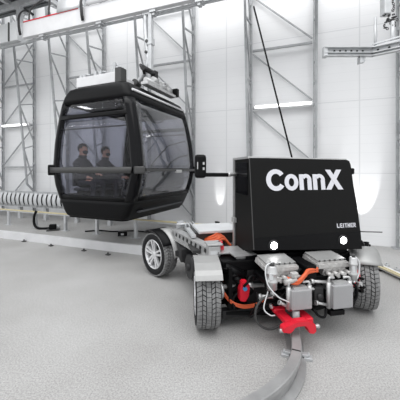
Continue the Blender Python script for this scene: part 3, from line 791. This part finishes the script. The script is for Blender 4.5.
# wheels
def make_wheel(parent, loc, yaw, rim=True, R0=.335, W=.25):
    g = []
    m = MB(); hw = W/2
    prof = [(.215, -hw+.02), (.25, -hw+.0), (.30, -hw+.005), (R0-.02, -hw+.025), (R0-.008, -hw+.05), (R0-.008, hw-.05), (R0-.02, hw-.025), (.30, hw-.005), (.25, hw), (.215, hw-.02)]
    m.lathe(prof+[prof[0]], 64, (0, 0, 0), 'X')
    o = m.build('wheel', [M_rub, M_tread], parent)
    o.location = loc; o.rotation_euler = (0, 0, yaw)
    m = MB(); n = 46                                   # tread blocks
    ribs = [(-hw+.012, -hw+.058), (-hw+.066, -.012-.018), (-.022, .022), (.030, hw-.066), (hw-.058, hw-.012)]
    for k in range(n):
        for j, (a, b_) in enumerate(ribs):
            g0 = .14 if j in (0, 4) else (.22 if j != 2 else .10)
            a0 = 2*PI*(k+(.5 if j % 2 else 0))/n; a1 = a0+2*PI/n*(1-g0); sk = (.05 if j in (1, 4) else -.05) if j != 2 else .0
            ro = R0+.001
            ra = R0-.012 if j == 0 else ro; rb = R0-.012 if j == 4 else ro
            vs = []
            for r_, dx in ((R0-.02, 0), (None, 0)):
                for (xx_, rr_, sh) in ((a, ra, 0), (b_, rb, sk)):
                    for ang in (a0+sh, a1+sh):
                        q = (R0-.03) if r_ else rr_
                        vs.append(m.bm.verts.new((xx_, q*math.cos(ang), q*math.sin(ang))))
            # order: inner a0,a1 ; inner b0,b1 ; outer a0,a1 ; outer b0,b1
            i0, i1, i2, i3, o0, o1, o2, o3 = vs
            m.bm.faces.new((o0, o1, o3, o2)); m.bm.faces.new((i0, o0, o2, i2)); m.bm.faces.new((i1, i3, o3, o1)); m.bm.faces.new((i0, i1, o1, o0)); m.bm.faces.new((i2, o2, o3, i3))
    m.build('tread', M_tread, o)['label'] = 'dusty grey tread blocks'
    sd = -1                                            # rim faces local -x
    m = MB(); m.lathe([(.222, -hw+.015), (.214, -hw+.005), (.205, -hw+.02), (.195, -hw+.05), (.195, hw-.03), (.215, hw-.01)], 48, (0, 0, 0), 'X')
    m.lathe([(0.0, -hw+.028), (.035, -hw+.024), (.05, -hw+.035), (.055, -hw+.07)], 24, (0, 0, 0), 'X')
    for k in range(5):                                 # five twin spokes
        for dlt in (-.17, .17):
            a = 2*PI*k/5+PI/2
            c0 = Vector((-hw+.045, .045*math.cos(a+dlt*2), .045*math.sin(a+dlt*2))); c1 = Vector((-hw+.022, .208*math.cos(a+dlt), .208*math.sin(a+dlt)))
            m.bar(c0, c1, .030, .035, up=(1, 0, 0))
    rm = m.build('rim', M_rim, o)
    m = MB(); m.lathe([(0, .0), (.15, .0), (.15, .02), (0, .02)], 32, (-.03, 0, 0), 'X'); m.lathe([(0, hw-.06), (.19, hw-.05), (.195, hw-.03)], 32, (0, 0, 0), 'X'); m.build('brake_disc', M_dark, o)
    for k in range(5):
        pass
    return o
def loc(wx, wy):
    dx, dy = wx-1.0, wy-3.1; c, s_ = math.cos(VR), math.sin(VR)
    return (dx*c+dy*s_, -dx*s_+dy*c)
lfx, lfy = loc(.065, 2.95); rfx, rfy = loc(1.93, 3.34); lrx, lry = loc(-.64, 4.36); rrx, rry = loc(1.30, 4.75)
make_wheel(veh, (lfx, lfy, .335), R(4)-VR)
make_wheel(veh, (rfx, rfy, .335), PI+R(-18)-VR)
make_wheel(veh, (lrx, lry, .335), R(43)-VR)
make_wheel(veh, (rrx, rry, .335), PI+R(20)-VR)

def fender(cx, cy, cz, yaw, a0, a1, r=.375, w=.29, M_=M_silver, flat=False, lab=None):
    m = MB(); rows = []
    for k in range(13):
        a = R(a0+(a1-a0)*k/12); rows.append([(-w/2, r*math.cos(a), r*math.sin(a)), (w/2, r*math.cos(a), r*math.sin(a))])
    m.quadgrid(rows)
    o = m.build('fender', M_, veh); o.location = (cx, cy, cz); o.rotation_euler = (0, 0, yaw); solid(o, .008)
    if lab: o['label'] = lab
    for s_ in (-1, 1):
        m = MB(); m.tube([(s_*w/2, r*math.cos(R(a0+(a1-a0)*k/12)), r*math.sin(R(a0+(a1-a0)*k/12))) for k in range(13)], .007, 6); m.build('fender_lip', M_, o)
    return o
# left front: folded sheet
m = MB(); cx, cy = lfx, lfy
m.quadgrid([[(-.132, y_, z_), (.132, y_, z_)] for y_, z_ in ((.30, .61), (.18, .675), (.05, .70), (-.13, .69), (-.25, .655), (-.30, .625), (-.325, .585))], False)
o = m.build('fender', M_silver, veh); o.location = (cx, cy, 0); o.rotation_euler = (0, 0, R(4)-VR); solid(o, .008); o['label'] = 'folded silver sheet fender'
fender(rfx, rfy, .335, R(-18)-VR, 55, 138, .372, .30)
fender(lrx, lry, .335, R(43)-VR, 60, 150, .375, .29, M_blk, lab='black rear fender')
m = MB(); rows = []
for k in range(9):
    a = R(95+85*k/8); rows.append([(.0, .385*math.cos(a), .385*math.sin(a)), (.2, .385*math.cos(a), .385*math.sin(a))])
m.quadgrid(rows); o = m.build('fender', M_silver, veh); o.location = (lrx, lry, .335); o.rotation_euler = (0, 0, R(43)-VR); solid(o, .008)

# chassis
m = MB(); m.bb(-.62, .72, -.02, 1.9, .12, .20, .01); m.bb(-.80, .85, -.08, .0, .10, .18); m.bb(-.5, .6, 0, 1.8, .20, .55)
vp('chassis_pan', m, M_dark)
m = MB(); m.bb(-.78, .82, .0, .4, .55, .66, .01); m.bb(-.74, -.70, -.1, .4, .2, .62); m.bb(-.5, .75, .03, .1, .2, .7); vp('front_crossmember', m, M_blk)
def slot_rail(x0, y0, x1, y1, z0, z1):
    m = MB(); a = Vector((x0, y0, 0)); b_ = Vector((x1, y1, 0)); L = (b_-a).length; rot = Matrix.Rotation(math.atan2((b_-a).y, (b_-a).x), 3, 'Z'); c = (a+b_)/2
    m.box(c+Vector((0, 0, (z0+z1)/2)), (L, .05, z1-z0), rot, .006); m.box(c+Vector((0, 0, z1)), (L, .12, .012), rot); m.box(c+Vector((0, 0, z0)), (L, .10, .012), rot)
    r = vp('side_rail', m, M_alu); d_ = (b_-a).normalized(); n = Vector((-d_.y, d_.x, 0))
    for sg in (1, -1):
        for k in range(8):
            q = a+d_*L*(.1+.11*k)+n*sg*.0265+Vector((0, 0, (z0+z1)/2+.01))
            mm = MB(); mm.box(q, (.045, .004, .05), rot @ Matrix.Rotation(.35, 3, 'Y')); mm.build('slot', M_dark, r)
    return r
slot_rail(-1.12, 1.45, -.80, .30, .58, .72)
slot_rail(.80, .55, 1.0, 1.6, .58, .72)
m = MB(); m.bb(-.88, -.74, .20, .34, .56, .77, .012); m.box((-.81, .27, .79), (.18, .18, .02), None, .005); rb = vp('rail_end_box', m, M_alu)
m = MB(); m.bb(-.86, -.78, .192, .20, .60, .72); vp('box_panel', m, M_offw, rb)
m = MB(); m.cyl((-.72, .30, .74), (-.72, .30, .80), .03); m.bb(-.74, -.68, .28, .34, .66, .75); vp('stop_button', m, M_red, lab='small red button')
m = MB(); m.bb(-1.0, -.45, .55, 1.75, .60, .635); vp('deck_plate', m, M_dgrey)
m = MB(); m.box((-.58, 1.08, .79), (.58, .50, .045), None, .012); lid = vp('deck_lid', m, M_offw, lab='flat white lid on the deck')
m = MB(); m.bb(-.92, -.32, .88, 1.42, .62, .78); vp('deck_box', m, M_dgrey)
m = MB()
for k in range(4): m.bb(-.98+.05*k, -.96+.05*k, 1.3-.05*k, 1.62, .72, .80)
m.box((-1.02, 1.52, .78), (.1, .2, .07), None, .01); m.cyl((-1.1, 1.4, .8), (-.9, 1.4, .8), .02); m.box((-.95, 1.0, .76), (.06, .5, .04), None, .005)
vp('rear_bracket', m, M_galv)
m = MB(); m.box((-.62, .28, .70), (.30, .26, .012)); m.box((-.52, .10, .705), (.26, .16, .014), Matrix.Rotation(.1, 3, 'Z')); m.bb(-.60, -.46, .06, .1, .62, .70); vp('cover_plate', m, M_alu)
for k in range(6):                                     # orange cable bundle beside the housing
    m = MB(); y0 = .58+.05*k
    m.tube(bez([(-.50, y0, .66), (-.58, y0+.02, .74+.01*(k % 3)), (-.68, y0-.03, .73+.012*(k % 2)), (-.76, y0+.05, .69), (-.80, y0+.12, .64)]), .017, 8)
    vp('orange_cable', m, M_orange)
m = MB(); m.cyl((-.98, .72, .36), (-.74, .72, .36), .16, 28); m.cyl((-1.0, .72, .36), (-.72, .72, .36), .05, 16); vp('drive_motor', m, M_dark)
m = MB(); m.bar((-1.0, 1.2, .35), (-.6, .9, .4), .06); m.bar((-.95, 1.3, .45), (-.6, 1.3, .4), .05); m.bar((-.85, .5, .5), (-.6, 1.2, .3), .05); m.cyl((-.9, .45, .3), (-.8, .9, .55), .04); vp('suspension_arm', m, M_dark)
# front suspension left and right
for sx, x0 in ((-1, lfx+.12), (1, rfx-.14)):
    m = MB(); m.cyl((x0, .0, .40), (sx*.30, -.06, .40), .022); m.cyl((sx*.52, -.04, .40), (sx*.46, -.04, .40), .045); vp('axle_shaft', m, M_alu)
    m = MB(); m.bar((x0, -.05, .16), (sx*.2, -.1, .12), .05, .035); m.bar((x0, .1, .20), (sx*.3, .15, .18), .05); m.bar((x0, -.02, .3), (sx*.42, -.06, .52), .035); vp('wishbone', m, M_blk)
    m = MB(); m.cyl((sx*.72, -.02, .56), (sx*.50, -.12, .36), .035); m.cyl((sx*.76, .0, .60), (sx*.55, -.02, .50), .05)
    for k in range(6):
        q = Vector((sx*.74, -.01, .6)).lerp(Vector((sx*.54, -.10, .40)), k/6); m.lathe([(.045+.008*math.cos(a), .008*math.sin(a)) for a in [2*PI*j/6 for j in range(7)]], 14, q, 'Z')
    vp('shock_absorber', m, M_blk)
    m = MB(); m.lathe([(.03, 0), (.07, .01), (.09, .03), (.07, .05), (.03, .06)], 20, (x0, 0, .36), 'X'); vp('wheel_hub', m, M_alu)
def caliper(c, sc_, tilt):
    m = MB(); t_ = bmesh.new()
    prof = [(-.035, -.115), (.03, -.12), (.06, -.05), (.055, .05), (.02, .10), (-.045, .095), (-.055, 0)]
    rot = Matrix.Rotation(tilt, 3, 'Y')
    A = [m.bm.verts.new(rot @ Vector((x*sc_, -.04, z*sc_))+Vector(c)) for x, z in prof]; B = [m.bm.verts.new(rot @ Vector((x*sc_, .04, z*sc_))+Vector(c)) for x, z in prof]
    m.bm.faces.new(A); m.bm.faces.new(B[::-1])
    for i in range(len(A)): m.bm.faces.new((A[i], B[i], B[(i+1) % len(A)], A[(i+1) % len(A)]))
    bmesh.ops.bevel(m.bm, geom=list(m.bm.edges), offset=.008, segments=2, affect='EDGES')
    return vp('red_caliper', m, M_red)
cal = caliper((-.59, -.12, .405), .95, .15)
m = MB(); m.cyl((-.59, -.175, .43), (-.59, -.16, .43), .022); vp('caliper_bolt', m, M_blue, cal)
caliper((.66, -.2, .50), .6, -.2)
for k in range(3):
    m = MB(); m.tube(bez([(-.80, -.02, .36+.02*k), (-.72, -.10, .27+.012*k), (-.60, -.14, .225+.014*k), (-.45, -.14, .235+.012*k), (-.34, -.12, .29)]), .007, 8); vp('orange_cable', m, M_orange)
# power electronics
DZ = .035
def power_box(cx, w_, name='inverter_box'):
    m = MB()
    hexa(m, [(cx-w_/2, -.36, .675-DZ), (cx+w_/2, -.36, .675-DZ), (cx+w_/2-.02, -.36, .735-DZ), (cx-w_/2, -.36, .735-DZ), (cx-w_/2, -.06, .69-DZ), (cx+w_/2, -.06, .69-DZ), (cx+w_/2, -.06, .757-DZ), (cx-w_/2+.02, -.06, .757-DZ)])
    bmesh.ops.bevel(m.bm, geom=list(m.bm.edges), offset=.012, segments=2, affect='EDGES')
    bx = vp(name, m, M_cast)
    m = MB(); m.box((cx, -.20, .757-DZ), (w_-.05, .24, .016), Matrix.Rotation(.08, 3, 'X'), .004); vp('box_lid', m, M_silver, bx)
    for k in range(6):
        m = MB(); m.cyl((cx-w_/2+.04+k*(w_-.08)/5, -.33, .745-DZ), (cx-w_/2+.04+k*(w_-.08)/5, -.33, .757-DZ), .008, 8); vp('lid_bolt', m, M_dgrey, bx)
    m = MB()
    m.box((cx+.02, -.28, .60), (w_*.7, .12, .08), None, .015)
    for k in range(4):
        xk = cx-w_*.22+k*w_*.2
        m.cyl((xk, -.42, .60), (xk, -.34, .60), .02, 14); m.box((xk+.04, -.37, .575), (.03, .04, .05), None, .006)
    vp('connector_block', m, M_cast, bx)
    return bx
power_box(-.27, .36); power_box(.285, .37)
m = MB(); m.bb(-.45, .5, -.34, -.04, .52, .57, .01); m.bb(-.05, .06, -.4, -.1, .5, .7, .01); vp('mounting_frame', m, M_blk)
def radiator(x0, x1, z0, z1):
    m = MB(); m.bb(x0+.02, x1-.02, -.50, -.38, z0, z1, .008); r = vp('radiator', m, M_fins)
    for x in (x0+.012, x1-.012):
        mm = MB(); mm.cyl((x, -.44, z0-.01), (x, -.44, z1+.02), .022, 14); vp('header_tank', mm, M_alu, r)
    mm = MB(); mm.tube(bez([(x0+.01, -.44, z1+.01), (x0+.02, -.44, z1+.06), (x0+.08, -.42, z1+.05)]), .012, 8); mm.tube(bez([(x1-.01, -.44, z1+.01), (x1-.02, -.44, z1+.05), (x1-.07, -.42, z1+.045)]), .012, 8); mm.bb(x0+.05, x1-.05, -.47, -.41, z1, z1+.02); vp('hose', mm, M_alu, r)
radiator(-.275, -.035, .335, .515); radiator(.15, .405, .305, .525)
def canister(x, y, z0, z1, r=.035):
    m = MB(); m.lathe([(0, z0), (r, z0), (r, z0+.06), (r*1.15, z0+.065), (r*1.15, z0+.08), (r, z0+.085), (r, z1-.08), (r*1.15, z1-.075), (r*1.15, z1-.06), (r, z1-.055), (r, z1-.01), (r*.8, z1), (0, z1)], 22, (x, y, 0), 'Z')
    c = vp('filter_canister', m, M_alu)
    m = MB(); m.cyl((x, y, z1), (x, y, z1+.03), r*.5, 12); vp('canister_cap', m, M_dgrey, c)
    m = MB(); m.bb(x-r*1.02, x-r*.2, y-r*1.02, y-r*.8, z0+.1, z0+.16); vp('canister_mark', m, M_offw, c)
canister(-.43, -.44, .53, .745, .046); canister(.46, -.41, .52, .76, .036)
m = MB(); m.tube(bez([(-.42, -.44, .78), (-.50, -.46, .74), (-.50, -.50, .60), (-.42, -.54, .50), (-.34, -.52, .45), (-.29, -.5, .42)]), .006, 8)
m.tube(bez([(-.46, -.42, .50), (-.51, -.44, .36), (-.46, -.46, .30), (-.40, -.44, .28)]), .006, 8); vp('white_hose', m, M_offw)
m = MB(); m.tube(bez([(.48, -.42, .76), (.52, -.42, .7), (.51, -.42, .58), (.44, -.44, .52)]), .009, 8); vp('white_hose', m, M_white)
for k in range(2):
    m = MB(); m.tube(bez([(-.26, -.40, .60-.03*k), (-.18, -.45, .585-.02*k), (-.10, -.44, .63-.01*k), (-.03, -.40, .66-.02*k), (.08, -.38, .66-.02*k)]), .017, 10); vp('orange_cable', m, M_orange)
m = MB(); m.box((-.2, -.43, .64), (.07, .05, .05), None, .01); m.cyl((-.30, -.42, .565), (-.18, -.44, .60), .025, 12); m.cyl((-.2, -.46, .64), (-.2, -.44, .64), .02); vp('cable_connector', m, M_cast)
# dark pipe work between and around the radiators
m = MB(); rnd = random.Random(3)
for k in range(34):
    x = rnd.uniform(-.55, .62); y = rnd.uniform(-.34, -.1); z = rnd.uniform(.24, .56)
    p = [(x, y, z)]
    for j in range(3): p.append((p[-1][0]+rnd.uniform(-.12, .12), min(-.08, max(-.38, p[-1][1]+rnd.uniform(-.1, .1))), max(.2, p[-1][2]+rnd.uniform(-.1, .08))))
    m.tube(bez(p, 5), rnd.choice((.009, .013, .018)), 8)
vp('pipework', m, M_blk)
m = MB(); m.cyl((-1.02, .74, .37), (-.80, .78, .37), .15, 28); m.cyl((-1.05, .74, .37), (-.78, .78, .37), .05, 14); vp('gear_drum', m, M_dark)
m = MB(); m.bb(-1.10, -.80, .95, 1.5, .36, .56, .02); m.bar((-1.12, 1.3, .40), (-.85, .6, .50), .07); m.bar((-1.0, 1.4, .28), (-.8, .7, .24), .06); vp('battery_tray', m, M_dark)
for a0, b0, rr in (((-.12, -.40, .50), (.10, -.40, .46), .016), ((-.02, -.42, .56), (.14, -.42, .54), .014), ((.02, -.44, .36), (.13, -.44, .33), .014), ((.40, -.42, .36), (.50, -.36, .42), .014), ((-.36, -.44, .40), (-.29, -.44, .36), .014), ((-.50, -.3, .40), (-.38, -.36, .42), .018)):
    m = MB(); m.cyl(a0, b0, rr, 12); m.cyl(a0, Vector(a0).lerp(Vector(b0), .2), rr*1.6, 12); vp('pipe_union', m, M_alu)
m = MB(); m.tube(bez([(.42, -.40, .52), (.50, -.40, .46), (.49, -.42, .36), (.42, -.42, .30)]), .012, 8); vp('black_hose', m, M_blk)
m = MB(); m.box((.50, -.36, .50), (.035, .05, .10), Matrix.Rotation(.3, 3, 'Y'), .008); vp('red_tag', m, M_red)
for k in range(16):
    m = MB(); x = rnd.uniform(-.5, .6); y = rnd.uniform(-.38, -.2); z = rnd.uniform(.3, .56)
    m.box((x, y, z), (rnd.uniform(.02, .05), .03, rnd.uniform(.02, .05)), None, .005); m.cyl((x, y-.03, z), (x, y, z), .012, 8)
    vp('pipe_fitting', m, M_alu)
m = MB(); m.lathe([(.09, 0), (.10, .02), (.10, .06), (.09, .08)], 22, (.08, -.42, .40), 'Y'); m.lathe([(.0, 0), (.03, 0), (.03, .06)], 12, (.08, -.44, .40), 'Y'); m.bb(.02, .13, -.42, -.3, .32, .50, .02); vp('pump', m, M_dark)
m = MB(); m.tube(bez([(-.02, -.46, .31), (.03, -.48, .25), (.09, -.48, .24), (.12, -.46, .30)]), .012, 8); m.box((.24, -.42, .25), (.16, .1, .05), None, .01); vp('black_hose', m, M_blk)
m = MB()
for k in range(13): a = PI*(k/12)
m.lathe([(.16+.012*math.cos(a), .012*math.sin(a)) for a in [2*PI*j/8 for j in range(9)]], 40, (-.40, -.36, .27), 'Y'); vp('guard_ring', m, M_dgrey)
# red clamp gripping the floor rail
m = MB()
prof = [(-.40, .225), (-.40, .265), (-.375, .28), (-.30, .285), (-.27, .31), (-.17, .31), (-.14, .285), (-.085, .265), (-.075, .20), (-.10, .18), (-.145, .19), (-.16, .245), (-.185, .27), (-.265, .27), (-.295, .26), (-.305, .225), (-.335, .21)]
A = [m.bm.verts.new((x, -.60, z)) for x, z in prof]; B = [m.bm.verts.new((x, -.53, z)) for x, z in prof]
m.bm.faces.new(A); m.bm.faces.new(B[::-1])
for i in range(len(A)): m.bm.faces.new((A[i], B[i], B[(i+1) % len(A)], A[(i+1) % len(A)]))
bmesh.ops.bevel(m.bm, geom=list(m.bm.edges), offset=.006, segments=2, affect='EDGES')
cl = vp('rail_clamp', m, M_red, lab='red clamp over the floor rail'); cl.location = (0, 0, -.018)
m = MB(); m.bb(-.34, -.25, -.53, -.2, .24, .285, .01); m.bb(-.15, -.06, -.53, -.2, .24, .285, .01); m.bb(-.36, -.10, -.34, -.28, .26, .30, .01); vp('clamp_carrier', m, M_red, cl)
for x in (-.395, -.045):
    mm = MB(); mm.cyl((x-.02, -.56, .225), (x+.02, -.56, .225), .016, 10); mm.lathe([(.0, 0), (.022, 0), (.022, .01), (0, .01)], 6, (x, -.56, .225), 'X'); vp('clamp_bolt', mm, M_alu, cl)
m = MB(); m.cyl((-.20, -.46, .16), (-.20, -.46, .34), .035, 16); vp('clamp_pin', m, M_rail, cl)

# ------------------------------------------------------------------ hall lamp overhead and added strip lamp (outside the frame), world, camera
def area(p, sx, sy, power, rot=(0, 0, 0)):
    L = bpy.data.lights.new('unseen_hall_lamp', 'AREA'); L.shape = 'RECTANGLE'; L.size = sx; L.size_y = sy; L.energy = power
    o = bpy.data.objects.new('unseen_hall_lamp', L); COL.objects.link(o); o.location = p; o.rotation_euler = rot; return o
area((0, 1.0, 9.5), 13, 8, 800, (R(28), 0, WR))
area((-8.2, 2.6, 4.6), 2.6, .12, 22, (R(90), 0, R(-110)))  # strip lamp added out of view to put a bright streak on the cabin glass
W = bpy.data.worlds.new('hall'); sc.world = W; W.use_nodes = True
nt = W.node_tree; bg = nt.nodes['Background']; bg.inputs['Color'].default_value = (.96, .98, 1.0, 1); bg.inputs['Strength'].default_value = 1.25

cam = bpy.data.cameras.new('camera'); co = bpy.data.objects.new('camera', cam); COL.objects.link(co)
co.location = (0, 0, 1.63); co.rotation_euler = (R(90), 0, 0)
cam.sensor_width = 36; cam.lens = 279/400*36; cam.shift_y = -.075; cam.clip_end = 200
sc.camera = co
vs = sc.view_settings; vs.view_transform = 'Standard'; vs.look = 'None'; vs.gamma = 1; vs.use_curve_mapping = False; vs.exposure = 0.0
